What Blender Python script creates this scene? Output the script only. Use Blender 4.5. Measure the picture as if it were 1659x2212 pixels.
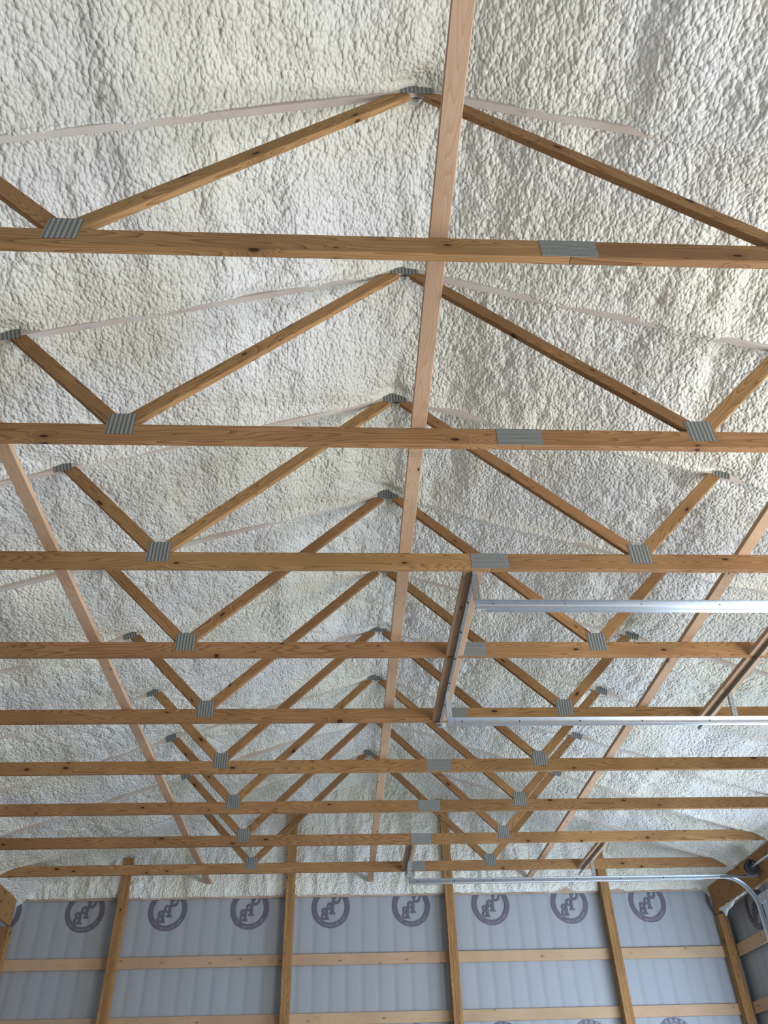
import bpy, bmesh, math, random
import numpy as np
from mathutils import Vector, Matrix
random.seed(7)
for o in list(bpy.data.objects): bpy.data.objects.remove(o, do_unlink=True)
SC = bpy.context.scene
COL = SC.collection

# ---------------------------------------------------------------- camera
FPX, PITCH, YAW, ROLL = 1689.63, 0.693167, 0.063544, -0.032803
cy_, sy_ = math.cos(YAW), math.sin(YAW)
fwd = Vector((sy_*math.cos(PITCH), cy_*math.cos(PITCH), math.sin(PITCH)))
rt = Vector((cy_, -sy_, 0)); up = rt.cross(fwd)
r2 = rt*math.cos(ROLL) + up*math.sin(ROLL)
u2 = -rt*math.sin(ROLL) + up*math.cos(ROLL)
cam = bpy.data.cameras.new('camera'); co = bpy.data.objects.new('camera', cam); COL.objects.link(co)
cam.sensor_fit = 'HORIZONTAL'; cam.sensor_width = 36; cam.lens = FPX/1659*36
cam.clip_start = .05; cam.clip_end = 200
co.matrix_world = Matrix(((r2.x, u2.x, -fwd.x, 0), (r2.y, u2.y, -fwd.y, 0), (r2.z, u2.z, -fwd.z, 0), (0, 0, 0, 1)))
SC.camera = co

# ---------------------------------------------------------------- world, lights, exposure
wd = bpy.data.worlds.new('world'); SC.world = wd; wd.use_nodes = True
bg = wd.node_tree.nodes['Background']; bg.inputs[0].default_value = (.62, .78, 1, 1); bg.inputs[1].default_value = 1.0
def area(name, loc, d, sx, sy, power, color):
    l = bpy.data.lights.new(name, 'AREA'); l.shape = 'RECTANGLE'; l.size = sx; l.size_y = sy
    l.energy = power; l.color = color
    o = bpy.data.objects.new(name, l); COL.objects.link(o); o.location = loc
    o.rotation_euler = Vector(d).to_track_quat('-Z', 'Z').to_euler()
    return o
DAY = (.80, .90, 1.0)
# daylight entering through the open door beside the camera, the made-up glazing of the far door and the wide door behind the camera
area('daylight_open_door', (5.75, 1.9, .2), (-1, .10, .30), 3.4, 4.4, 590, (.97, .98, 1.0))
area('added_light_far_door', (5.62, 9.2, .55), (-1, .22, .20), 1.5, 3.8, 430, (.66, .80, 1.0))
area('daylight_front_door', (.5, -2.7, .5), (0, 1, .25), 6.5, 2.6, 10, (1.0, .97, .88))
SC.view_settings.view_transform = 'Standard'; SC.view_settings.look = 'None'
SC.view_settings.gamma = 1; SC.view_settings.use_curve_mapping = False
SC.view_settings.exposure = -0.22

# ---------------------------------------------------------------- dimensions (metres; the camera is the origin)
HZ = 3.156            # underside of the bottom chords
CH = .132             # chord depth
TH = .042             # lumber thickness
Y0, TS, NT = 1.960, 1.2192, 9
CX = .403             # ridge line
RZ = HZ + 1.742        # underside of the top chords at the ridge
XL, XR = -4.78, 5.60  # header faces
YW = 12.70            # inner faces of the end wall posts
FL = -1.6             # floor
Y_NEAR = -2.9

# ---------------------------------------------------------------- materials
def newmat(name):
    m = bpy.data.materials.new(name); m.use_nodes = True
    nt = m.node_tree; b = nt.nodes['Principled BSDF']
    return m, nt, b
def N(nt, t, **k):
    n = nt.nodes.new(t)
    for a, v in k.items(): setattr(n, a, v)
    return n
def mth(nt, op, a, b=None, c=None, clamp=False):
    n = nt.nodes.new('ShaderNodeMath'); n.operation = op; n.use_clamp = clamp
    for i, v in enumerate((a, b, c)):
        if v is None: continue
        if isinstance(v, (int, float)): n.inputs[i].default_value = v
        else: nt.links.new(v, n.inputs[i])
    return n.outputs[0]
def mixc(nt, f, a, b):
    n = nt.nodes.new('ShaderNodeMix'); n.data_type = 'RGBA'
    for s, v in ((n.inputs[0], f), (n.inputs[6], a), (n.inputs[7], b)):
        if isinstance(v, (int, float)): s.default_value = v
        elif isinstance(v, tuple): s.default_value = (*v, 1) if len(v) == 3 else v
        else: nt.links.new(v, s)
    return n.outputs[2]
def ramp(nt, fac, p0, p1):
    n = nt.nodes.new('ShaderNodeMapRange'); n.inputs['From Min'].default_value = p0; n.inputs['From Max'].default_value = p1
    nt.links.new(fac, n.inputs['Value']); return n.outputs['Result']
def vecm(nt, op, a, b):
    n = nt.nodes.new('ShaderNodeVectorMath'); n.operation = op
    for i, v in enumerate((a, b)):
        if isinstance(v, tuple): n.inputs[i].default_value = v
        else: nt.links.new(v, n.inputs[i])
    return n.outputs[0]

def wood(name, light, dark, knot=(.055, .018, .006), grain=1.0, dust=None, dustamt=0.0, knots=.5, var=.25, kr=1.0):
    m, nt, b = newmat(name); L = nt.links
    tc = N(nt, 'ShaderNodeTexCoord'); oi = N(nt, 'ShaderNodeObjectInfo')
    rnd = mth(nt, 'MULTIPLY', oi.outputs['Random'], 57.0)
    cmb = N(nt, 'ShaderNodeCombineXYZ'); L.new(rnd, cmb.inputs[0]); L.new(mth(nt, 'MULTIPLY', rnd, 1.7), cmb.inputs[1]); L.new(mth(nt, 'MULTIPLY', rnd, .6), cmb.inputs[2])
    p = vecm(nt, 'ADD', tc.outputs['Object'], cmb.outputs[0])
    sep = N(nt, 'ShaderNodeSeparateXYZ'); L.new(p, sep.inputs[0])
    # knots: two-dimensional cells along the board and across it
    c2 = N(nt, 'ShaderNodeCombineXYZ')
    L.new(mth(nt, 'MULTIPLY', sep.outputs[0], 2.4), c2.inputs[0])
    L.new(mth(nt, 'ADD', mth(nt, 'MULTIPLY', sep.outputs[2], 6.0), mth(nt, 'MULTIPLY', sep.outputs[1], 4.0)), c2.inputs[1])
    vo = N(nt, 'ShaderNodeTexVoronoi', voronoi_dimensions='2D', feature='F1'); vo.inputs['Scale'].default_value = 1
    L.new(c2.outputs[0], vo.inputs['Vector'])
    sc = N(nt, 'ShaderNodeSeparateColor'); L.new(vo.outputs['Color'], sc.inputs[0])
    on = mth(nt, 'LESS_THAN', sc.outputs[0], knots)
    rad = mth(nt, 'MULTIPLY_ADD', sc.outputs[1], .055*kr, .025*kr)
    q = mth(nt, 'DIVIDE', vo.outputs['Distance'], rad)
    kn = mth(nt, 'MULTIPLY', mth(nt, 'SUBTRACT', 1.0, ramp(nt, q, .75, 1.1)), on)
    halo = mth(nt, 'MULTIPLY', mth(nt, 'POWER', 2.718, mth(nt, 'MULTIPLY', mth(nt, 'MULTIPLY', q, q), -.16)), on)
    # grain: contour lines of a stretched noise give the cathedral figure
    mp = N(nt, 'ShaderNodeMapping'); mp.inputs['Scale'].default_value = (.55, 6.5, 6.5); L.new(p, mp.inputs['Vector'])
    n1 = N(nt, 'ShaderNodeTexNoise'); n1.inputs['Scale'].default_value = 1.4; n1.inputs['Detail'].default_value = 1.2; n1.inputs['Roughness'].default_value = .35
    L.new(mp.outputs[0], n1.inputs['Vector'])
    nn = mth(nt, 'ADD', n1.outputs[0], mth(nt, 'MULTIPLY', halo, .22))
    s = mth(nt, 'FRACT', mth(nt, 'MULTIPLY', nn, 25.0))
    s = mth(nt, 'POWER', s, 2.8)
    mp2 = N(nt, 'ShaderNodeMapping'); mp2.inputs['Scale'].default_value = (3, 130, 130); L.new(p, mp2.inputs['Vector'])
    n2 = N(nt, 'ShaderNodeTexNoise'); n2.inputs['Scale'].default_value = 1.0; n2.inputs['Detail'].default_value = 3; L.new(mp2.outputs[0], n2.inputs['Vector'])
    n3 = N(nt, 'ShaderNodeTexNoise'); n3.inputs['Scale'].default_value = 1.7; n3.inputs['Detail'].default_value = 2; L.new(p, n3.inputs['Vector'])
    f = mth(nt, 'MULTIPLY', mth(nt, 'ADD', mth(nt, 'MULTIPLY', s, .75), mth(nt, 'MULTIPLY', n2.outputs[0], .35)), grain, clamp=True)
    col = mixc(nt, f, light, dark)
    # slow colour drift inside one board and from board to board
    col = mixc(nt, mth(nt, 'MULTIPLY', ramp(nt, n3.outputs[0], .4, .7), .35), col, tuple(c*.72 for c in dark))
    hs = N(nt, 'ShaderNodeHueSaturation'); L.new(col, hs.inputs['Color'])
    L.new(mth(nt, 'MULTIPLY_ADD', oi.outputs['Random'], var, 1-var/2), hs.inputs['Value'])
    fr = mth(nt, 'FRACT', mth(nt, 'MULTIPLY', oi.outputs['Random'], 13.7))
    L.new(mth(nt, 'MULTIPLY_ADD', fr, .010, .494), hs.inputs['Hue'])
    col = mixc(nt, mth(nt, 'MULTIPLY', halo, .35), hs.outputs[0], tuple(c*.5 for c in dark))
    col = mixc(nt, kn, col, knot)
    if dust:
        dn = N(nt, 'ShaderNodeTexNoise'); dn.inputs['Scale'].default_value = 2.2; dn.inputs['Detail'].default_value = 4; L.new(p, dn.inputs['Vector'])
        df = mth(nt, 'ADD', mth(nt, 'MULTIPLY', ramp(nt, dn.outputs[0], .35, .62), .35), dustamt, clamp=True)
        col = mixc(nt, df, col, dust)
    L.new(col, b.inputs['Base Color']); b.inputs['Roughness'].default_value = .72
    b.inputs['Specular IOR Level'].default_value = .25
    bp = N(nt, 'ShaderNodeBump'); bp.inputs['Strength'].default_value = .25; bp.inputs['Distance'].default_value = .002
    L.new(mth(nt, 'SUBTRACT', mth(nt, 'ADD', n2.outputs[0], mth(nt, 'MULTIPLY', s, .3)), kn), bp.inputs['Height']); L.new(bp.outputs[0], b.inputs['Normal'])
    return m
M_PINE = wood('yellow_pine', (.45, .262, .115), (.19, .086, .030))
M_BRACE = wood('pale_spruce', (.60, .41, .27), (.42, .25, .145), grain=.7, knots=.6, var=.12, kr=.55)
M_GIRT = wood('pale_spruce_girt', (.60, .42, .27), (.44, .27, .15), grain=.5, knots=.7, var=.12, kr=.5)
M_POST = wood('laminated_post', (.47, .27, .11), (.21, .09, .03), grain=.85, knots=.4, var=.12)
M_DUST = wood('foam_dusted_pine', (.50, .31, .21), (.34, .19, .12), dust=(.70, .68, .62), dustamt=.52, knots=.2)
M_SPRAY = wood('foam_sprayed_pine', (.48, .28, .14), (.3, .15, .07), dust=(.66, .62, .56), dustamt=.22, knots=.3)
M_HEAD = wood('header_plywood', (.40, .215, .085), (.25, .115, .04), grain=.8, knots=.65, var=.05)

def foam_mat():
    m, nt, b = newmat('spray_foam'); L = nt.links
    tc = N(nt, 'ShaderNodeTexCoord'); P = tc.outputs['Object']
    n1 = N(nt, 'ShaderNodeTexNoise'); n1.inputs['Scale'].default_value = .9; n1.inputs['Detail'].default_value = 4; L.new(P, n1.inputs['Vector'])
    n2 = N(nt, 'ShaderNodeTexNoise'); n2.inputs['Scale'].default_value = 5; n2.inputs['Detail'].default_value = 4; L.new(P, n2.inputs['Vector'])
    c = mixc(nt, ramp(nt, n1.outputs[0], .38, .62), (.81, .81, .775), (.785, .770, .645))
    c = mixc(nt, mth(nt, 'MULTIPLY', ramp(nt, n2.outputs[0], .5, .75), .45), c, (.74, .745, .60))
    L.new(c, b.inputs['Base Color']); b.inputs['Roughness'].default_value = .48; b.inputs['Specular IOR Level'].default_value = .38
    mp = N(nt, 'ShaderNodeMapping'); mp.inputs['Scale'].default_value = (1.0, .72, 1.0); L.new(P, mp.inputs['Vector'])
    wn = N(nt, 'ShaderNodeTexNoise'); wn.inputs['Scale'].default_value = 11; wn.inputs['Detail'].default_value = 2; L.new(mp.outputs[0], wn.inputs['Vector'])
    wv = vecm(nt, 'ADD', mp.outputs[0], vecm(nt, 'MULTIPLY', wn.outputs['Color'], (.03, .03, .03)))
    v = N(nt, 'ShaderNodeTexVoronoi', feature='SMOOTH_F1'); v.inputs['Scale'].default_value = 46; v.inputs['Smoothness'].default_value = .25; L.new(wv, v.inputs['Vector'])
    n3 = N(nt, 'ShaderNodeTexNoise'); n3.inputs['Scale'].default_value = 60; n3.inputs['Detail'].default_value = 2; L.new(wv, n3.inputs['Vector'])
    h = mth(nt, 'ADD', mth(nt, 'MULTIPLY', mth(nt, 'MULTIPLY', v.outputs['Distance'], v.outputs['Distance']), -1.5), mth(nt, 'MULTIPLY', n3.outputs[0], .22))
    bp = N(nt, 'ShaderNodeBump'); bp.inputs['Strength'].default_value = .9; bp.inputs['Distance'].default_value = .011
    L.new(h, bp.inputs['Height']); L.new(bp.outputs[0], b.inputs['Normal'])
    return m
M_FOAM = foam_mat()

def simple(name, col, rough=.6, metal=0, noise=0, nscale=20, bump=0, spec=.5):
    m, nt, b = newmat(name); L = nt.links
    b.inputs['Roughness'].default_value = rough; b.inputs['Metallic'].default_value = metal
    b.inputs['Specular IOR Level'].default_value = spec
    tc = N(nt, 'ShaderNodeTexCoord'); n = N(nt, 'ShaderNodeTexNoise'); n.inputs['Scale'].default_value = nscale; n.inputs['Detail'].default_value = 3
    L.new(tc.outputs['Object'], n.inputs['Vector'])
    L.new(mixc(nt, mth(nt, 'MULTIPLY', ramp(nt, n.outputs[0], .35, .65), noise), col, tuple(c*.6 for c in col)), b.inputs['Base Color'])
    if bump:
        bp = N(nt, 'ShaderNodeBump'); bp.inputs['Strength'].default_value = .4; bp.inputs['Distance'].default_value = bump
        L.new(n.outputs[0], bp.inputs['Height']); L.new(bp.outputs[0], b.inputs['Normal'])
    return m
M_GALV = simple('galvanised_steel', (.66, .71, .76), .34, .88, .2, 30)
M_ANGLE = simple('dull_galvanised_angle', (.40, .42, .42), .45, .8, .4, 25)
def wrap_mat():
    m, nt, b = newmat('grey_building_wrap'); L = nt.links
    tc = N(nt, 'ShaderNodeTexCoord'); sep = N(nt, 'ShaderNodeSeparateXYZ'); L.new(tc.outputs['Object'], sep.inputs[0])
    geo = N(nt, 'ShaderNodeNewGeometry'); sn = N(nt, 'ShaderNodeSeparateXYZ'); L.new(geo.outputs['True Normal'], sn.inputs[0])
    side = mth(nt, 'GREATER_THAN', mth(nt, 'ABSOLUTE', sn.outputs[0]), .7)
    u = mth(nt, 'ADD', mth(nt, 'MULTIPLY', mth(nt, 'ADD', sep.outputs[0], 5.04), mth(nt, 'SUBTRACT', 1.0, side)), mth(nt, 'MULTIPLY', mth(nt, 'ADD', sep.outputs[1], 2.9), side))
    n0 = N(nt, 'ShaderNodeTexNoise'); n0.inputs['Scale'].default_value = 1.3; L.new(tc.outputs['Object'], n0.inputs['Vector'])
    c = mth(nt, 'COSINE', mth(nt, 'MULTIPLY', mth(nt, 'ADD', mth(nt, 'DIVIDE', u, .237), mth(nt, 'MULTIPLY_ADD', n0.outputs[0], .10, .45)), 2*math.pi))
    st = ramp(nt, c, .45, .95)  # stripes: shadow of the cladding behind the wrap, put into its colour
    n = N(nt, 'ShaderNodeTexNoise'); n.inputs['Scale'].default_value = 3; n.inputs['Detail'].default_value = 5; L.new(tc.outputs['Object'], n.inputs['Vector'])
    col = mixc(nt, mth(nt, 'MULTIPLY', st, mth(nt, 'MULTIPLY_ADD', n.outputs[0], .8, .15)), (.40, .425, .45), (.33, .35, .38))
    g = N(nt, 'ShaderNodeTexNoise'); g.inputs['Scale'].default_value = 90; g.inputs['Detail'].default_value = 2; L.new(tc.outputs['Object'], g.inputs['Vector'])
    col = mixc(nt, mth(nt, 'MULTIPLY', ramp(nt, g.outputs[0], .4, .65), .14), col, (.28, .31, .33))
    L.new(col, b.inputs['Base Color']); b.inputs['Roughness'].default_value = .6; b.inputs['Specular IOR Level'].default_value = .3
    bp = N(nt, 'ShaderNodeBump'); bp.inputs['Strength'].default_value = .35; bp.inputs['Distance'].default_value = .012
    L.new(n.outputs[0], bp.inputs['Height']); L.new(bp.outputs[0], b.inputs['Normal'])
    return m
M_WRAP = wrap_mat()
M_INK = simple('wrap_ink', (.15, .14, .175), .6, 0, .1, 8)
M_INKLIGHT = simple('wrap_letter_light', (.33, .34, .38), .6)
M_CONC = simple('concrete', (.29, .265, .24), .8, 0, .3, 2)
M_DOOR = simple('white_door_steel', (.62, .66, .72), .45, 0, .05, 3)
M_DARK = simple('dark_iron', (.06, .06, .065), .45, .6, .3, 30)
M_WHITE = simple('torn_white_wrap', (.80, .83, .85), .6, 0, .1, 10)
M_CLAD = simple('cladding', (.5, .5, .5), .6)
m, nt, b = newmat('window_glass'); b.inputs['Transmission Weight'].default_value = 1; b.inputs['Roughness'].default_value = .02; M_GLASS = m

def plate_mat(name, brick):
    m, nt, b = newmat(name); L = nt.links
    tc = N(nt, 'ShaderNodeTexCoord'); P = tc.outputs['Object']
    sep = N(nt, 'ShaderNodeSeparateXYZ'); L.new(P, sep.inputs[0])
    if brick:
        zr = mth(nt, 'DIVIDE', mth(nt, 'ADD', sep.outputs[2], 1.0), .0108)
        row = mth(nt, 'MULTIPLY', mth(nt, 'FLOOR', zr), .5)
        dz = mth(nt, 'LESS_THAN', mth(nt, 'FRACT', zr), .36)
        dx = mth(nt, 'LESS_THAN', mth(nt, 'FRACT', mth(nt, 'ADD', mth(nt, 'DIVIDE', sep.outputs[0], .0215), row)), .72)
        f = mth(nt, 'MULTIPLY', dz, dx)
    else:
        z = mth(nt, 'MULTIPLY', mth(nt, 'SINE', mth(nt, 'MULTIPLY', sep.outputs[2], 250.0)), .0014)
        s = mth(nt, 'SINE', mth(nt, 'MULTIPLY', mth(nt, 'ADD', sep.outputs[0], z), 2*math.pi/.0245))
        f = ramp(nt, s, -.1, .45)
    n = N(nt, 'ShaderNodeTexNoise'); n.inputs['Scale'].default_value = 40; L.new(P, n.inputs['Vector'])
    c = mixc(nt, f, (.36, .38, .37), (.13, .135, .13) if not brick else (.07, .075, .07))
    c = mixc(nt, mth(nt, 'MULTIPLY', n.outputs[0], .35), c, (.2, .21, .2))
    L.new(c, b.inputs['Base Color']); b.inputs['Metallic'].default_value = .55; b.inputs['Roughness'].default_value = .5
    bp = N(nt, 'ShaderNodeBump'); bp.inputs['Strength'].default_value = .6; bp.inputs['Distance'].default_value = .002; bp.invert = True
    L.new(f, bp.inputs['Height']); L.new(bp.outputs[0], b.inputs['Normal'])
    return m
M_PLATE = plate_mat('toothed_plate', False)
M_SPLICE = plate_mat('slotted_plate', True)

# ---------------------------------------------------------------- mesh helpers
def link(name, me, mat=None, parent=None, mw=None):
    o = bpy.data.objects.new(name, me); COL.objects.link(o)
    if mat is not None and me is not None and len(me.materials) == 0: me.materials.append(mat)
    if mw is not None: o.matrix_world = mw
    if parent is not None:
        o.parent = parent
    return o
def pydata(name, v, f, smooth=False):
    me = bpy.data.meshes.new(name); me.from_pydata([tuple(a) for a in v], [], f); me.update()
    if smooth: me.polygons.foreach_set('use_smooth', [True]*len(me.polygons))
    return me
def board_mesh(L, H, T, c=.003, cuta=0.0, cutb=0.0):
    """board along local X, depth along Z, thickness along Y, eased edges; cuta/cutb slant the ends"""
    h, t = H/2, T/2
    sec = [(-t+c, -h), (t-c, -h), (t, -h+c), (t, h-c), (t-c, h), (-t+c, h), (-t, h-c), (-t, -h+c)]
    v = [(-L/2 + cuta*z, y, z) for y, z in sec] + [(L/2 + cutb*z, y, z) for y, z in sec]
    f = [[i, (i+1) % 8, (i+1) % 8+8, i+8] for i in range(8)] + [list(range(7, -1, -1)), list(range(8, 16))]
    return pydata('board', v, f)
def frame(a, b, yref):
    """matrix at the middle of a-b, X along it, Y near yref"""
    a, b = Vector(a), Vector(b); x = (b-a).normalized(); z = x.cross(Vector(yref)).normalized(); y = z.cross(x)
    M = Matrix(((x.x, y.x, z.x, 0), (x.y, y.y, z.y, 0), (x.z, y.z, z.z, 0), (0, 0, 0, 1)))
    M.translation = (a+b)/2; return M, (b-a).length
def board(name, a, b, H, T, mat, parent=None, yref=(0, 1, 0), off=None, cuta=0.0, cutb=0.0, c=.003):
    M, L = frame(a, b, yref)
    if parent is not None and off is not None: M = Matrix.Translation(-Vector(off)) @ M
    return link(name, board_mesh(L, H, T, c, cuta, cutb), mat, parent, M)
def boxes(name, lst):
    v, f = [], []
    for (x0, x1, y0, y1, z0, z1) in lst:
        k = len(v)
        v += [(x, y, z) for x in (x0, x1) for y in (y0, y1) for z in (z0, z1)]
        f += [[k, k+1, k+3, k+2], [k+4, k+6, k+7, k+5], [k, k+4, k+5, k+1], [k+2, k+3, k+7, k+6], [k, k+2, k+6, k+4], [k+1, k+5, k+7, k+3]]
    return pydata(name, v, f)
def empty(name, loc, label=None, cat=None, group=None):
    o = bpy.data.objects.new(name, None); COL.objects.link(o); o.location = loc; o.empty_display_size = .1
    if label: o['label'] = label
    if cat: o['category'] = cat
    if group: o['group'] = group
    return o
def copy_tree(o, parent=None):
    c = o.copy(); COL.objects.link(c)
    if parent is not None:
        c.parent = parent
    for ch in list(o.children): copy_tree(ch, c)
    return c

# ---------------------------------------------------------------- numpy noise
def _h(ix, iy, s):
    n = (ix.astype(np.int64)*374761393 + iy.astype(np.int64)*668265263 + s*974634777) & 0xffffffff
    n = ((n ^ (n >> 13))*1274126177) & 0xffffffff
    n = ((n ^ (n >> 16))*2246822519) & 0xffffffff
    return ((n ^ (n >> 15)) & 0xffffff)/16777215.0
def vnoise(x, y, s):
    ix, iy = np.floor(x), np.floor(y); fx, fy = x-ix, y-iy
    fx = fx*fx*fx*(fx*(fx*6-15)+10); fy = fy*fy*fy*(fy*(fy*6-15)+10)
    a, b_, c, d = _h(ix, iy, s), _h(ix+1, iy, s), _h(ix, iy+1, s), _h(ix+1, iy+1, s)
    return ((a*(1-fx)+b_*fx)*(1-fy) + (c*(1-fx)+d*fx)*fy)*2-1
def fbm(x, y, s, o=3):
    r = 0; a = 1; t = 0
    for k in range(o):
        r = r + a*vnoise(x*2**k+k*7.3, y*2**k-k*3.1, s+k); t += a; a *= .5
    return r/t
def worley(x, y, s, k=9.0):
    ix, iy = np.floor(x), np.floor(y); best = np.zeros(x.shape)
    for dx in (-1, 0, 1):
        for dy in (-1, 0, 1):
            px, py = ix+dx, iy+dy
            d = (px+_h(px, py, s)-x)**2 + (py+_h(px, py, s+50)-y)**2
            best += np.exp(-k*np.sqrt(d))
    return np.clip(-np.log(best)/k + .10, 0, 1.4)      # rounded creases
def foam_height(a, b_, s=0):
    """thickness variation of sprayed foam; a across the passes, b_ along them (metres)"""
    wa = a + .05*fbm(a*5, b_*5, s+1, 2) + .012*vnoise(a*13, b_*13, s+23) + .004*vnoise(a*30, b_*30, s+2); wb = b_ + .05*fbm(a*5+9, b_*5, s+3, 2) + .016*vnoise(a*13+4, b_*13, s+24) + .004*vnoise(a*30, b_*30+5, s+4)
    big = .040*fbm(a*1.1, b_*.35, s+5, 2) + .040*fbm(a*3.4, b_*.6, s+8, 2) + .012*fbm(a*2.5, b_*2.5, s+11, 2)
    w1 = worley(wa*8.5, wb*6.5, s+14); w2 = worley(wa*31, wb*20, s+15); w3 = worley(wa*50+3, wb*34, s+16)
    m1 = np.clip(.5+.9*fbm(a*1.5, b_*1.2, s+17, 2), 0.1, 1); m2 = np.clip(.55+.8*fbm(a*2.1+4, b_*1.6, s+19, 2), .25, 1)
    return big + .036*m1*w1**2 + .025*m2*w2**1.7 + .011*(1.3-m2)*w3**1.5 - .022 - .011*np.abs(fbm(wa*19+2, wb*11, s+21, 2))
def grid_obj(name, X, Y, Z, mat, keep=None, parent=None, flip=False):
    ny, nx = X.shape
    me = bpy.data.meshes.new(name)
    co_ = np.stack([X, Y, Z], -1).reshape(-1, 3).astype(np.float32)
    i = np.arange(ny*nx).reshape(ny, nx)
    q = np.stack([i[:-1, :-1], i[:-1, 1:], i[1:, 1:], i[1:, :-1]], -1).reshape(-1, 4)
    if flip: q = q[:, ::-1]
    if keep is not None:
        k = keep.reshape(-1)[q].all(1); q = q[k]
        used = np.unique(q); rm = np.zeros(ny*nx, np.int64); rm[used] = np.arange(len(used)); co_ = co_[used]; q = rm[q]
    me.vertices.add(len(co_)); me.vertices.foreach_set('co', co_.ravel())
    me.loops.add(q.size); me.loops.foreach_set('vertex_index', q.ravel().astype(np.int32))
    me.polygons.add(len(q)); me.polygons.foreach_set('loop_start', np.arange(0, q.size, 4, dtype=np.int32))
    me.update(calc_edges=True); me.polygons.foreach_set('use_smooth', np.ones(len(q), bool)); me.validate()
    me.materials.append(mat)
    return link(name, me, None, parent)

# ---------------------------------------------------------------- structure: foam ceiling
def make_ceiling():
    xs = np.arange(XL-.35, XR+.35, .0115)
    ys = [Y_NEAR]
    while ys[-1] < YW+.22: ys.append(ys[-1] + (.05 if ys[-1] < .9 else .0105 + .0012*(ys[-1]-.9)))
    X, Y = np.meshgrid(xs, np.array(ys))
    dx = X-CX; ad = np.sqrt(dx*dx+.10**2)-.05
    Z = RZ + .030 - ad/3
    h = foam_height(X, Y, 3)
    for k in range(-2, NT+1):
        yk = Y0+k*TS
        d = Y-yk
        # foam banks against each top chord: proud on the near side, thinly smeared on the far side
        near = np.exp(-np.clip(-d, 0, 9)/.09)*(d < 0); far = np.exp(-np.clip(d-TH, 0, 9)/.05)*(d > TH)
        n1 = fbm(X*1.3+k*11, X*0+k*3.7, 31, 3)
        # e: how far the foam face stays above (+) or hangs below (-) the lower edge of the chord
        e = .016 - .040*np.clip(1.6*n1 + .22*np.sign(dx), -.75, .85)
        pl = np.exp(-((np.abs(dx)-2.53)/.13)**2)*np.where(d < TH/2, 1, .3)
        lvl = -.030 + e + .50*h + .062*pl - .022*np.clip(1-d/TH, 0, 1)*(d > -.02)
        w_ = np.where(d < 0, np.exp(-np.clip(-d, 0, 9)/.07), np.where(d > TH, np.exp(-np.clip(d-TH, 0, 9)/.05), 1.0))
        h = h*(1-w_) + w_*lvl
    # thicker, lumpier foam along the ridge and at the eaves
    h = h - .035*np.exp(-(dx/.16)**2)*(1+.8*fbm(X*6, Y*1.8, 41, 3))
    ph = (Y-Y0+.30) % TS; h = h + .095*np.exp(-(dx/.15)**2)*np.exp(-((ph-.28)/.10)**2)
    # curve down behind the truss heels onto the side headers
    e = np.clip((np.abs(dx)-4.95)/.30, 0, 1.6); Z = Z - .10*e*e
    e2 = np.clip((Y-(YW-.35))/.5, 0, 1); Z = Z - .05*e2*e2
    return grid_obj('ceiling', X, Y, Z+h*np.where(np.abs(dx) < 5.3, 1, .6), M_FOAM, flip=True)
ceiling = make_ceiling(); ceiling['kind'] = 'structure'

# floor and the outer shell
floor = link('floor', boxes('floor', [(-5.4, 6.2, Y_NEAR-.2, 13.3, FL-.15, FL)]), M_CONC); floor['kind'] = 'structure'

# ---------------------------------------------------------------- structure: end wall
SHY = 12.885
def wrap_sheet(name, x0, x1, z0, z1, y, axis='x'):
    """building wrap drawn over the ribs of the steel cladding: shallow ribs every 0.23 m"""
    prof = []
    x = x0
    while x < x1:
        for dx, dy in [(t_*.237/12, .004*math.cos(math.pi*(t_/12-.5))**6) for t_ in range(12)]:
            if x+dx <= x1: prof.append((x+dx, dy))
        x += .2370
    prof.append((x1, 0))
    nz = 24; v = []; f = []
    rs = random.Random(3)
    for j in range(nz+1):
        z = z0+(z1-z0)*j/nz
        for (px, dy) in prof:
            wob = .004*math.sin(px*2.1+j*.7)+.003*math.sin(px*5.3-j*1.3)
            v.append((px, y+dy+wob*.25, z) if axis == 'x' else (y+dy+wob, px, z))
    n = len(prof)
    for j in range(nz):
        for i in range(n-1):
            a = j*n+i; q = [a, a+1, a+1+n, a+n]
            f.append(q if axis == 'x' else q[::-1])
    return pydata(name, v, f, True)
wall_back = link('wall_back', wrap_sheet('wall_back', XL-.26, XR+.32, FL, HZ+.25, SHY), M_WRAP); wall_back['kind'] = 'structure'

# printed mark on the wrap, read from behind (mirrored)
def ring_sec(r0, r1, a0, a1, n=40):
    v, f = [], []
    for i in range(n+1):
        a = math.radians(a0+(a1-a0)*i/n)
        v += [(r0*math.cos(a), r0*math.sin(a)), (r1*math.cos(a), r1*math.sin(a))]
    for i in range(n): f.append([2*i, 2*i+1, 2*i+3, 2*i+2])
    return v, f
def rect(x0, y0, x1, y1): return [(x0, y0), (x1, y0), (x1, y1), (x0, y1)], [[0, 1, 2, 3]]
def xf(s, k, ox, oy, sy=None):
    sy = sy or k
    return [(x*k+ox, y*sy+oy) for x, y in s[0]], s[1]
def letterB():  # slab serif, cell about 0.95 wide, 1.25 high
    return [rect(0, 0, .56, .22), rect(0, 1.03, .56, 1.25), rect(.13, .2, .43, 1.05), rect(.4, .53, .56, .74),
            xf(ring_sec(.105, .325, -90, 90), 1, .54, .925), xf(ring_sec(.13, .365, -90, 90), 1, .56, .365)]
def letterP():
    return [rect(0, 0, .60, .20), rect(0, 1.03, .55, 1.25), rect(.15, .18, .46, 1.05), rect(.42, .46, .55, .68),
            xf(ring_sec(.165, .395, -90, 90), 1, .53, .855)]
def letterG():
    return [xf(ring_sec(.34, .62, 40, 338), 1, .58, .62), rect(.64, .50, 1.20, .70), rect(.84, .20, 1.10, .52), rect(.90, .80, 1.06, 1.22)]
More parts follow.
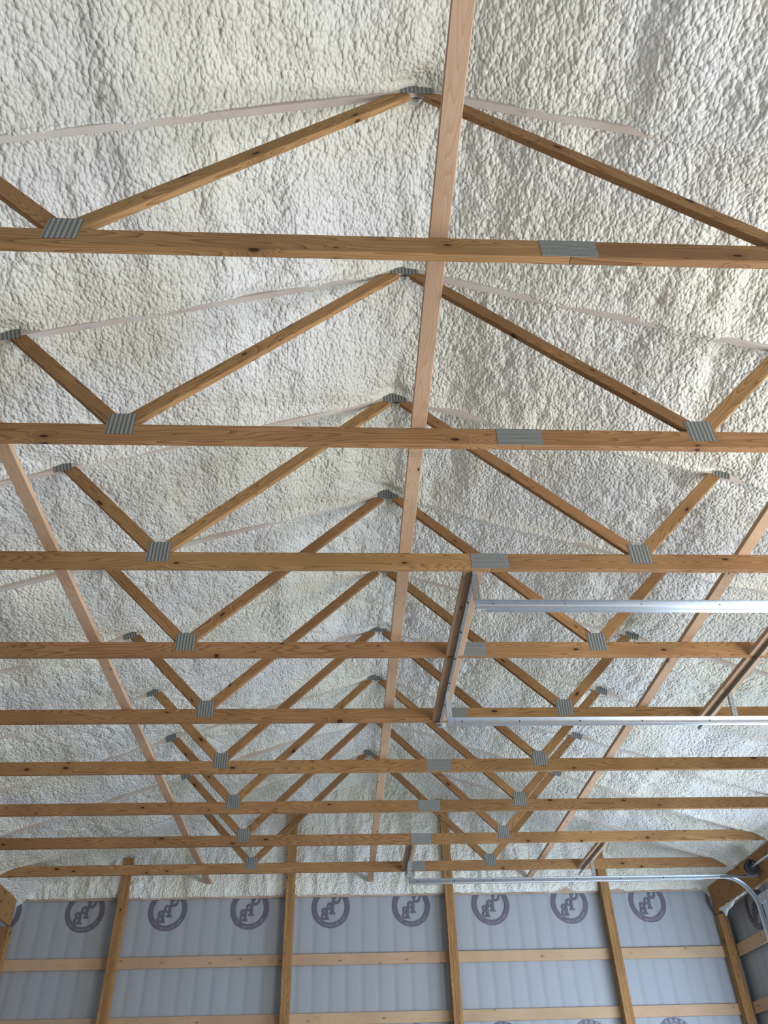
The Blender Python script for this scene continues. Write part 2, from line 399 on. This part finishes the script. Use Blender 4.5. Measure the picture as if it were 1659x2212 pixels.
def add2d(V, F, MI, parts, mi, y):
    for n_, (pv, pf) in enumerate(parts):
        y -= .00012
        k = len(V); V += [(x, y, z) for x, z in pv]
        for q in pf: F.append([k+i for i in q]); MI.append(mi)
_tc = {}
def glyph(ch, size):
    if (ch, size) in _tc: return _tc[(ch, size)]
    cu = bpy.data.curves.new('glyph', 'FONT'); cu.body = ch; cu.size = size; cu.align_x = 'CENTER'; cu.resolution_u = 2; cu.offset = size*.022
    o = bpy.data.objects.new('glyph', cu); COL.objects.link(o); bpy.context.view_layer.update()
    me = bpy.data.meshes.new_from_object(o.evaluated_get(bpy.context.evaluated_depsgraph_get()))
    v = [(p.co.x, p.co.y) for p in me.vertices]; f = [list(p.vertices) for p in me.polygons]
    bpy.data.objects.remove(o); bpy.data.curves.remove(cu); bpy.data.meshes.remove(me)
    _tc[(ch, size)] = (v, f); return v, f
def arc_text(txt, r, size, a_mid, step, flip):
    out = []; n = len(txt)
    for i, ch in enumerate(txt):
        if ch == ' ': continue
        t = (i-(n-1)/2)*step
        v, f = glyph(ch, size)
        if flip:  # along the bottom, tops towards the centre
            a = math.radians(a_mid+t); ang = a+math.pi/2; rr = r+size*.33
        else:
            a = math.radians(a_mid-t); ang = a-math.pi/2; rr = r-size*.33
        ca, sa = math.cos(ang), math.sin(ang); ox, oy = rr*math.cos(a), rr*math.sin(a)
        out.append(([(x*ca-y*sa+ox, x*sa+y*ca+oy) for x, y in v], f))
    return out
def logo_mesh():
    V, F, MI = [], [], []
    add2d(V, F, MI, [ring_sec(.212, .285, 0, 360, 72)], 0, 0)
    for n_, (lt, ox, oz, w) in enumerate(((letterG(), -.148, .041, .105), (letterP(), -.069, -.100, .134), (letterB(), .022, -.175, .128))):
        add2d(V, F, MI, [xf(s, w, ox, oz, .134) for s in lt], 0, -.0008*n_)
    add2d(V, F, MI, arc_text('GRABER', .2485, .074, 90, 17, False), 1, -.003)
    add2d(V, F, MI, arc_text('Post Buildings, Inc.', .2485, .045, 270, 5.6, True), 1, -.003)
    V = [(-x, y, z) for x, y, z in V]
    me = pydata('printed_logo', V, F); me.materials.append(M_INK); me.materials.append(M_INKLIGHT)
    me.polygons.foreach_set('material_index', MI); return me
LOGO = logo_mesh()
for zc in (2.970, 1.185, -.60):
    for i in range(-4, 6):
        x = -.176 + 1.212*i
        me = LOGO
        if x-.3 < XL-.25 or x+.3 > XR+.26:      # the side walls cut this mark
            bm = bmesh.new(); bm.from_mesh(LOGO)
            for co__, no in (((XR+.262-x, 0, 0), (1, 0, 0)), ((XL-.262-x, 0, 0), (-1, 0, 0))):
                bmesh.ops.bisect_plane(bm, geom=bm.verts[:]+bm.edges[:]+bm.faces[:], plane_co=co__, plane_no=no, clear_outer=True)
            me = bpy.data.meshes.new('printed_logo'); bm.to_mesh(me); bm.free()
            if len(me.polygons) == 0: continue
            me.materials.clear(); me.materials.append(M_INK); me.materials.append(M_INKLIGHT)
        link('printed_logo', me, None, wall_back, Matrix.Translation((x, SHY-.006, zc)))
# girts behind the posts
def girt(name, x0, x1, z0, z1, parent=wall_back, mat=M_GIRT):
    return board(name, (x0, SHY-.028, (z0+z1)/2), (x1, SHY-.028, (z0+z1)/2), z1-z0, .034, mat, parent)
PX = [CX-4.877-.60, CX-3.658, CX-1.19, CX+1.205, CX+3.60, CX+5.31]
for zc0, zc1 in ((2.200, 2.345), (1.475, 1.615), (.74, .88), (0, .14), (-.75, -.61)):
    for i in range(5): girt('girt', PX[i], PX[i+1], zc0, zc1)
for i in range(5): girt('girt', PX[i], PX[i+1], 3.105, 3.245, mat=M_SPRAY)
for i, px in enumerate(PX):
    if i == 0: px = XL-.075
    if i == 5: px = 5.715
    top = (2.745 if i in (0, 5) else HZ + .02 - 0 + (1.73 - abs(px-CX)/3) - .02)
    p = empty('post', (px, YW+.07, FL)); p.parent = wall_back
    # three laminated plies make one post
    for j, dx in enumerate((-.0435, 0, .0435)):
        board('ply', (dx, 0, 0), (dx, 0, top-FL), .0425, .14, M_POST, p, c=.0015)
# foam on the gable above the top girt
def gable_foam():
    xs = np.arange(XL-.25, XR+.3, .016); zs = np.arange(HZ-.030, RZ+.12, .016)
    X, Z = np.meshgrid(xs, zs)
    h = foam_height(X*1.3, Z*.8, 71)
    Y = 12.768 - h*1.1 + .045*np.exp(-(Z-(HZ-.030))/.035)
    low = .008*fbm(X*4, X*0, 77, 3)
    Zz = Z + low*np.exp(-(Z-(HZ-.030))/.12)
    for px in PX[1:5]:
        a = np.clip(1-np.abs(X-px)/.13, 0, 1); Y = Y + .02*a
    keep = (Z < RZ+.16-np.abs(X-CX)/3)
    return grid_obj('foam_insulation', X, Y, Zz, M_FOAM, keep, wall_back)
gable_foam()

# ---------------------------------------------------------------- structure: side walls
def side_wall(name, s):
    xs = XR+.27 if s > 0 else XL-.27
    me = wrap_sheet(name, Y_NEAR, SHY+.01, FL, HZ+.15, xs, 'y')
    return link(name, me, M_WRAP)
# right wall: wrap only beyond the far door jamb; the doors take the rest
def wall_right_():
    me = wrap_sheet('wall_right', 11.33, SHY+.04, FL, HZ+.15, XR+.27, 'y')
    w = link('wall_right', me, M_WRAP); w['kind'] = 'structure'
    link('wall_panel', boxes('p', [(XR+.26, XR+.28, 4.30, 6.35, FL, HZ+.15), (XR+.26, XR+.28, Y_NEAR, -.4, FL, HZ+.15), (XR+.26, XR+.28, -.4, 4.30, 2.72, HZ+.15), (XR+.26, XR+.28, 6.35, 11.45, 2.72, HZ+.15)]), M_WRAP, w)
    return w
wall_right = wall_right_()
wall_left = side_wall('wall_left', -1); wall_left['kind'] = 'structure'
def sgirt(w, s, y0, y1, z0, z1):
    x = (XR+.215) if s > 0 else (XL-.215)
    board('girt', (x, y0, (z0+z1)/2), (x, y1, (z0+z1)/2), z1-z0, .038, M_GIRT, w, yref=(1, 0, 0))
for z0, z1 in ((2.185, 2.335), (1.47, 1.61), (.74, .88), (0, .14), (-.75, -.61)):
    sgirt(wall_right, 1, 11.42, 12.74, z0, z1)
    sgirt(wall_left, -1, Y_NEAR, 12.72, z0, z1)
M_ = Matrix.Translation((XR+.262, 11.93, 2.665)) @ Matrix.Rotation(math.radians(-90), 4, 'Z')
link('printed_logo', LOGO, None, wall_right, M_)
# headers carrying the trusses
for w, x in ((wall_right, XR+.022), (wall_left, XL-.022)):
    ys_ = [Y_NEAR, 1.0, 5.9, 11.0, 12.70]
    for a, b_ in zip(ys_[:-1], ys_[1:]):
        board('header_board', (x, a+.002, 2.935), (x, b_-.002, 2.935), .37, .044, M_HEAD, w, yref=(1, 0, 0))
# jamb posts of the doors and posts of the left wall
def post3(w, x, y, top):
    p = empty('post', (x, y, FL)); p.parent = w
    for dx in (-.0435, 0, .0435): board('ply', (0, dx, 0), (0, dx, top-FL), .0425, .14, M_POST, p, yref=(1, 0, 0), c=.0015)
for y in (-.47, 4.37, 6.28): post3(wall_right, XR+.13, y, 2.74)
for y in (-.5, 1.95, 4.4, 6.85, 9.3, 11.1): post3(wall_left, XL-.13, y, 2.74)
# torn flap of white wrap under the header
def flap():
    n = 26; v = []; f = []; rs = random.Random(5)
    for i in range(n+1):
        t = i/n; y = 12.45 - t*1.10
        dep = .025 + .10*math.exp(-((t-.13)/.07)**2) + .055*math.exp(-((t-.3)/.15)**2) + .012*rs.random()
        for j in range(4):
            u = j/3; v.append((XR-.006 - .03*math.sin(u*2.4) - .008*math.sin(i*1.3+j) + .018*u, y, 2.775 - dep*u))
    for i in range(n):
        for j in range(3): a = i*4+j; f.append([a, a+1, a+5, a+4])
    me = pydata('torn_wrap', v, f, True)
    o = link('torn_wrap', me, M_WHITE, wall_right); md = o.modifiers.new('s', 'SOLIDIFY'); md.thickness = .002
flap()
# front wall behind the camera
wall_front = link('wall_front', boxes('wall_front', [(XL-.3, -2.9, Y_NEAR-.1, Y_NEAR, FL, RZ+.1), (3.9, XR+.3, Y_NEAR-.1, Y_NEAR, FL, RZ+.1), (-2.9, 3.9, Y_NEAR-.1, Y_NEAR, 1.9, RZ+.1)]), M_CLAD)
wall_front['kind'] = 'structure'
# far overhead door: closed, solid top section; unseen glazed ones added to let light in
def overhead_door():
    d = empty('door_1', (XR+.10, 8.815, FL)); d['kind'] = 'structure'
    x0, x1 = -.015, .03; H = 4.27
    def part(name, lst, mat): return link(name, boxes(name, lst), mat, d)
    part('door_section', [(x0, x1, -2.50, 2.50, 3.42, H), (x0-.03, x0, -2.50, 2.50, H-.11, H-.09), (x0-.03, x0, -2.50, 2.50, H-.02, H), (x0-.034, x0-.03, -2.50, 2.50, H-.11, H)], M_DOOR)
    for k in range(6):
        a = -2.44+k*.8133
        for zz in (1.72, 2.57):
            part('added_window_frame', [(x0, x1, a, a+.8133, zz, zz+.06), (x0, x1, a, a+.8133, zz+.79, zz+.85), (x0, x1, a, a+.05, zz+.06, zz+.79), (x0, x1, a+.7633, a+.8133, zz+.06, zz+.79)], M_DOOR)
    part('door_section', [(x0, x1, -2.50, 2.50, .87, 1.715)], M_DOOR); part('door_section', [(x0, x1, -2.50, 2.50, .01, .865)], M_DOOR)
overhead_door()

# ---------------------------------------------------------------- trusses
def ribbed_plate(w, h, ribs):
    nx, nz = ribs*6, 10; v = []; f = []
    for j in range(nz+1):
        for i in range(nx+1):
            x = -w/2+w*i/nx; z = -h/2+h*j/nz
            v.append((x, -.0012-.0007*math.sin((x+.0014*math.sin(z*250))*2*math.pi/.0245), z))
    n = nx+1
    for j in range(nz):
        for i in range(nx): a = j*n+i; f.append([a, a+1, a+1+n, a+n])
    k = len(v)
    v += [(-w/2, .0, -h/2), (w/2, .0, -h/2), (w/2, .0, h/2), (-w/2, .0, h/2)]
    f.append([k, k+3, k+2, k+1])
    f += [[0, k, k+1, nx], [nx, k+1, k+2, (nz+1)*n-1], [(nz+1)*n-1, k+2, k+3, nz*n], [nz*n, k+3, k, 0]]
    return pydata('joint_plate', v, f, False)
PL_J, PL_A = ribbed_plate(.155, .165, 6), ribbed_plate(.20, .10, 8)
PL_T, PL_H = ribbed_plate(.13, .115, 5), ribbed_plate(.16, .115, 6)
for p_ in (PL_J, PL_A, PL_T, PL_H): p_.materials.append(M_PLATE)

LAB = ['nearest roof truss, its bottom chord highest in the picture',
       'second roof truss from the camera, nearest one showing both lower joint plates',
       'third roof truss from the camera, steel track hanger fixed under its slotted splice plate',
       'fourth roof truss from the camera, crossed by the long wooden hanger blocking below the peak',
       'fifth roof truss from the camera, its right half partly behind the second steel door track',
       'sixth roof truss from the camera, first one beyond the middle door track',
       'seventh roof truss from the camera, two trusses beyond the middle door track',
       'eighth roof truss from the camera, next to last before the gable end wall',
       'farthest roof truss, dark bottom chord just in front of the foamed gable end wall']
def make_truss():
    t = empty('roof_truss', (CX, Y0, HZ), LAB[0], 'roof truss', 'fink roof trusses')
    yc = TH/2; js = 1.018-CX
    half = 5.24
    board('bottom_chord', (-half, yc, CH/2), (js-.0015, yc, CH/2), CH, TH, M_PINE, t)
    board('bottom_chord', (js+.0015, yc, CH/2), (half, yc, CH/2), CH, TH, M_PINE, t)
    for s in (-1, 1):
        # underside of the top chord: RZ at the ridge, falling 1 in 3
        dz = CH/2*math.sqrt(1+1/9)
        zt = RZ-HZ+dz; cut = (1/3)
        a = (0, yc, zt); b_ = (s*5.36, yc, zt-5.36/3)
        board('top_chord', a, b_, CH, TH, M_DUST, t, cuta=(cut if s < 0 else -cut)*s*s*(-1 if s > 0 else 1)*(-1))
        board('web', (s*1.675, yc, .150), (s*.070, yc, 1.715), .089, .038, M_PINE, t)
        board('web', (s*1.735, yc, .158), (s*2.53, yc, .968), .089, .038, M_PINE, t)
        sp = link('joint_plate', PL_J, None, t, Matrix.Translation((s*1.695, -.0002, .133)))
        link('joint_plate', PL_T, None, t, Matrix.Translation((s*2.535, -.0002, .935)) @ Matrix.Rotation(math.atan(1/3)*s, 4, 'Y'))
    link('ridge_plate', PL_A, None, t, Matrix.Translation((0, -.0002, RZ-HZ+.005)))
    link('splice_plate', boxes('splice_plate', [(-.132, .132, -.0022, -.0002, -.064, .064)]), M_SPLICE, t, Matrix.Translation((js, 0, CH/2)))
    # back faces carry the same plates
    for x, z, w_, h_ in ((js, CH/2, .132, .063), (-1.695, .133, .077, .08), (1.695, .133, .077, .08), (0, RZ-HZ+.035, .1, .05)):
        link('rear_plate', boxes('rear_plate', [(-w_, w_, TH, TH+.002, -h_, h_)]), M_SPLICE, t, Matrix.Translation((x, 0, z)))
    return t
truss0 = make_truss()
spl = [1.018, 1.006, 1.012, 1.03, 1.03, 1.008, 1.010, 1.014, 1.03]
for k in range(NT):
    t = truss0 if k == 0 else copy_tree(truss0)
    t.location = (CX, Y0+k*TS, HZ); t['label'] = LAB[k]
    for ch in t.children:
        if ch.name.startswith('splice_plate'): ch.location.x = spl[k]-CX

# ---------------------------------------------------------------- lateral braces laid flat on the bottom chords
for x, y0b, lab in ((.420, -2.4, 'long pale lateral brace board running under the ridge over the bottom chords'),
                    (-2.02, -2.4, 'long pale dusty lateral brace board on the left half over the bottom chords'),
                    (2.855, -2.4, 'long pale lateral brace board on the right half over the bottom chords')):
    br = empty('lateral_brace', (x, 0, HZ+CH+.0195), lab, 'brace', 'lateral braces on the trusses')
    cuts = [y0b, 3.42, 7.9, 12.76] if x < 1 and x > 0 else [y0b, 4.61, 9.0, 12.76]
    for a, b_ in zip(cuts[:-1], cuts[1:]):
        board('board', (0, a+.001, 0), (0, b_-.001, 0), .089, .038, M_BRACE if x > -1 else M_BRACE, br, yref=(0, 0, 1))

# ---------------------------------------------------------------- door tracks and their hangers
def extrude(path, prof, nrm):
    """sweep a 2D profile (u across = world Y, v along path normal) along a path in the XZ plane"""
    v, f = [], []; m_ = len(prof)
    for (p, n) in zip(path, nrm):
        for (a, c) in prof: v.append((p[0]+n[0]*c, a, p[1]+n[1]*c))
    for i in range(len(path)-1):
        for j in range(m_):
            a = i*m_+j; b_ = i*m_+(j+1) % m_; f.append([a, b_, b_+m_, a+m_])
    f.append(list(range(m_))[::-1]); f.append([(len(path)-1)*m_+j for j in range(m_)])
    return v, f
def track(y, s, x_end, x_ang, label, z=2.90):
    """s = side (+1/-1 along Y) towards which the channel opens"""
    t = empty('door_track', (x_end, y, z), label, 'door track', 'overhead door tracks')
    # channel: web with rolled lips, 1.5 mm steel
    w = .0016; D = .042*s; Hh = .027
    prof = [(0, -Hh), (D*.75, -Hh), (D, -Hh*.72), (D, -Hh*.72+w), (D*.72, -Hh+w*1.3), (w*s, -Hh+w), (w*s, Hh-w), (D*.72, Hh-w), (D, Hh*.62), (D, Hh*.62+w), (D*.75, Hh), (0, Hh)]
    if s < 0: prof = prof[::-1]
    R = .40; xs, zs = 5.20-x_end, 0.0
    path = [(0, 0)]; nr = [(0, 1)]
    for i in range(1, 9): path.append((xs*i/8, 0)); nr.append((0, 1))
    for i in range(1, 15):
        a = math.pi/2*i/14; path.append((xs+R*math.sin(a), -R*(1-math.cos(a)))); nr.append((math.sin(a), math.cos(a)))
    path.append((xs+R, FL-z+.05)); nr.append((1, 0))
    v, f = extrude(path, prof, nr)
    link('channel', pydata('channel', v, f), M_GALV, t)
    # long angle stiffener riveted to the back of the channel
    if s < 0: lst = [(x_ang-x_end, 4.95-x_end, .002, .004, -.030, .020), (x_ang-x_end, 4.95-x_end, .002, .036, -.032, -.030)]
    else: lst = [(x_ang-x_end, 4.95-x_end, -.004, -.002, -.018, .022), (0, 4.95-x_end, -.036, -.002, .022, .024)]
    link('stiffener_angle', boxes('stiffener_angle', lst), M_GALV, t)
    bm_ = boxes('bolt', [(-.006, .006, min(0, D*.2)-.006, max(0, D*.2), -.006, .006)])
    for x in (.12, .62, 1.15, 1.7, 2.3, 2.9, 3.5): link('bolt', bm_, M_DARK, t, Matrix.Translation((x, 0, 0)))
    return t
track(4.47, -1, .885, .955, 'galvanised door track nearest the camera, ending at the hanger below the third truss')
track(6.30, 1, .895, .955, 'middle galvanised door track, crossing in front of the fifth truss')
track(11.27, -1, .885, .945, 'far galvanised door track curving down at the right wall header')

def perf(L, W, T, hole, pitch, name='strap'):
    """perforated strip along X, width in Z, real holes"""
    b_ = [(0, L, -T/2, T/2, -W/2, -hole/2), (0, L, -T/2, T/2, hole/2, W/2)]
    n = int(L/pitch)
    for i in range(n+1):
        a = i*pitch; e = min(a+pitch-hole, L)
        if e > a: b_.append((a, e, -T/2, T/2, -hole/2, hole/2))
    return boxes(name, b_)
def place(o_me, name, a, b_, zdir, mat, parent):
    a, b_ = Vector(a), Vector(b_); x = (b_-a).normalized(); z = Vector(zdir); z = (z-x*z.dot(x)).normalized(); y = z.cross(x)
    M = Matrix(((x.x, y.x, z.x, a.x), (x.y, y.y, z.y, a.y), (x.z, y.z, z.z, a.z), (0, 0, 0, 1)))
    return link(name, o_me, mat, parent, M)
def lathe(prof, n=32):
    v, f = [], []; m_ = len(prof)
    for i in range(n):
        a = 2*math.pi*i/n
        for (r, y) in prof: v.append((r*math.cos(a), y, r*math.sin(a)))
    for i in range(n):
        for j in range(m_-1):
            a = i*m_+j; b_ = ((i+1) % n)*m_+j; f.append([a, a+1, b_+1, b_])
    return pydata('lathe', v, f, False)
def hanger(x0, ks, yend, straps, label, ztrack=2.94):
    """wood blocks between the trusses, a perforated angle under them, straps down to the tracks"""
    ya = Y0+ks[0]*TS
    h = empty('track_hanger', (x0+.069, ya, HZ), label, 'track hanger', 'door track hangers')
    for a, b_ in zip(ks[:-1], ks[1:]):
        ya_, yb_ = Y0+a*TS+TH+.002-ya, Y0+b_*TS-.002-ya
        board('wood_block', (0, ya_, .0195), (0, yb_, .0195), .138, .038, M_PINE if 0 else M_BRACE, h, yref=(0, 0, 1))
    xa = -.008
    L = yend-ya-.03; bright = M_GALV if len(ks) == 3 and x0 < 1 else M_ANGLE
    # flange screwed flat under the blocks, its other leg hanging down and shading the wood beside it
    place(perf(L, .034, .0022, .010, .026, 'perforated_angle'), 'perforated_angle', (xa+.017, .03, -.0022), (xa+.017, .03+L, -.0022), (1, 0, 0), bright, h)
    link('angle_leg', boxes('angle_leg', [(xa-.0022, xa, .03, .03+L, -.036, -.001)]), M_ANGLE, h)
    bmh = lathe([(0, -.004), (.008, -.004), (.008, .004), (0, .004)], 8)
    for q_ in range(1, int(L/.42)+1):
        b__ = link('bolt', bmh, M_DARK, h, Matrix.Translation((xa+.017, .42*q_, -.006)) @ Matrix.Rotation(math.pi/2, 4, 'X'))
    for (yt, yb, w) in straps:
        a = (xa+.018, yt-ya, -.006); b_ = (xa+.024, yb-ya, ztrack-HZ-.006)
        Ls = (Vector(b_)-Vector(a)).length
        place(perf(Ls, .042, .0022, .010, .024), 'strap', a, b_, (1, 0, 0), M_GALV if w else M_ANGLE, h)
        a2 = Vector((xa-.004, yt-ya, -.006)); b2 = Vector((xa-.004, yb-ya, ztrack-HZ-.006))
        place(perf(Ls, .028, .0022, .008, .022), 'strap', a2, b2, (0, 1, 0), M_ANGLE, h)
    return h
hanger(.825, [2, 3, 4], 6.99, [(4.475, 4.475, 0), (6.24, 6.29, 1)], 'wooden blocking with perforated steel angle joining the inner ends of the two near tracks')
hanger(3.352, [2, 3, 4], 7.00, [(4.475, 4.475, 0), (6.25, 6.29, 0)], 'blocking with dark perforated angle at the right edge, strapped to the middle track')
hanger(.823, [7, 8], 11.92, [(11.24, 11.27, 0)], 'short blocking and strap holding the left end of the far track')
hanger(3.352, [7, 8], 11.95, [(11.25, 11.27, 0)], 'short blocking and strap holding the middle of the far track, below the farthest truss')

# ---------------------------------------------------------------- torsion shaft, drum, bearing bracket on the right header
sh = empty('torsion_shaft', (5.485, 10.93, 2.925), 'steel torsion shaft with dark cable drum on the right header', 'door shaft')
link('shaft', lathe([(0, -4.9), (.0135, -4.9), (.0135, .13), (0, .13)], 16), M_GALV, sh)
link('cable_drum', lathe([(0, .055), (.035, .055), (.04, .035), (.075, .03), (.088, .028), (.088, .018), (.075, .015), (.068, .008), (.072, 0), (.068, -.01), (.075, -.02), (.095, -.025), (.095, -.035), (.06, -.038), (.045, -.03), (.032, -.055), (0, -.055)], 36), M_DARK, sh)
link('bearing_bracket', boxes('bearing_bracket', [(-.045, .11, .085, .089, -.09, .05), (.108, .112, .05, .12, -.09, .05), (-.40, .11, .085, .125, -.094, -.090), (-.40, .11, .121, .125, -.094, -.06)]), M_ANGLE, sh)
link('lift_cable', boxes('lift_cable', [(.082, .086, .0, .004, -.9, 0)]), M_DARK, sh)
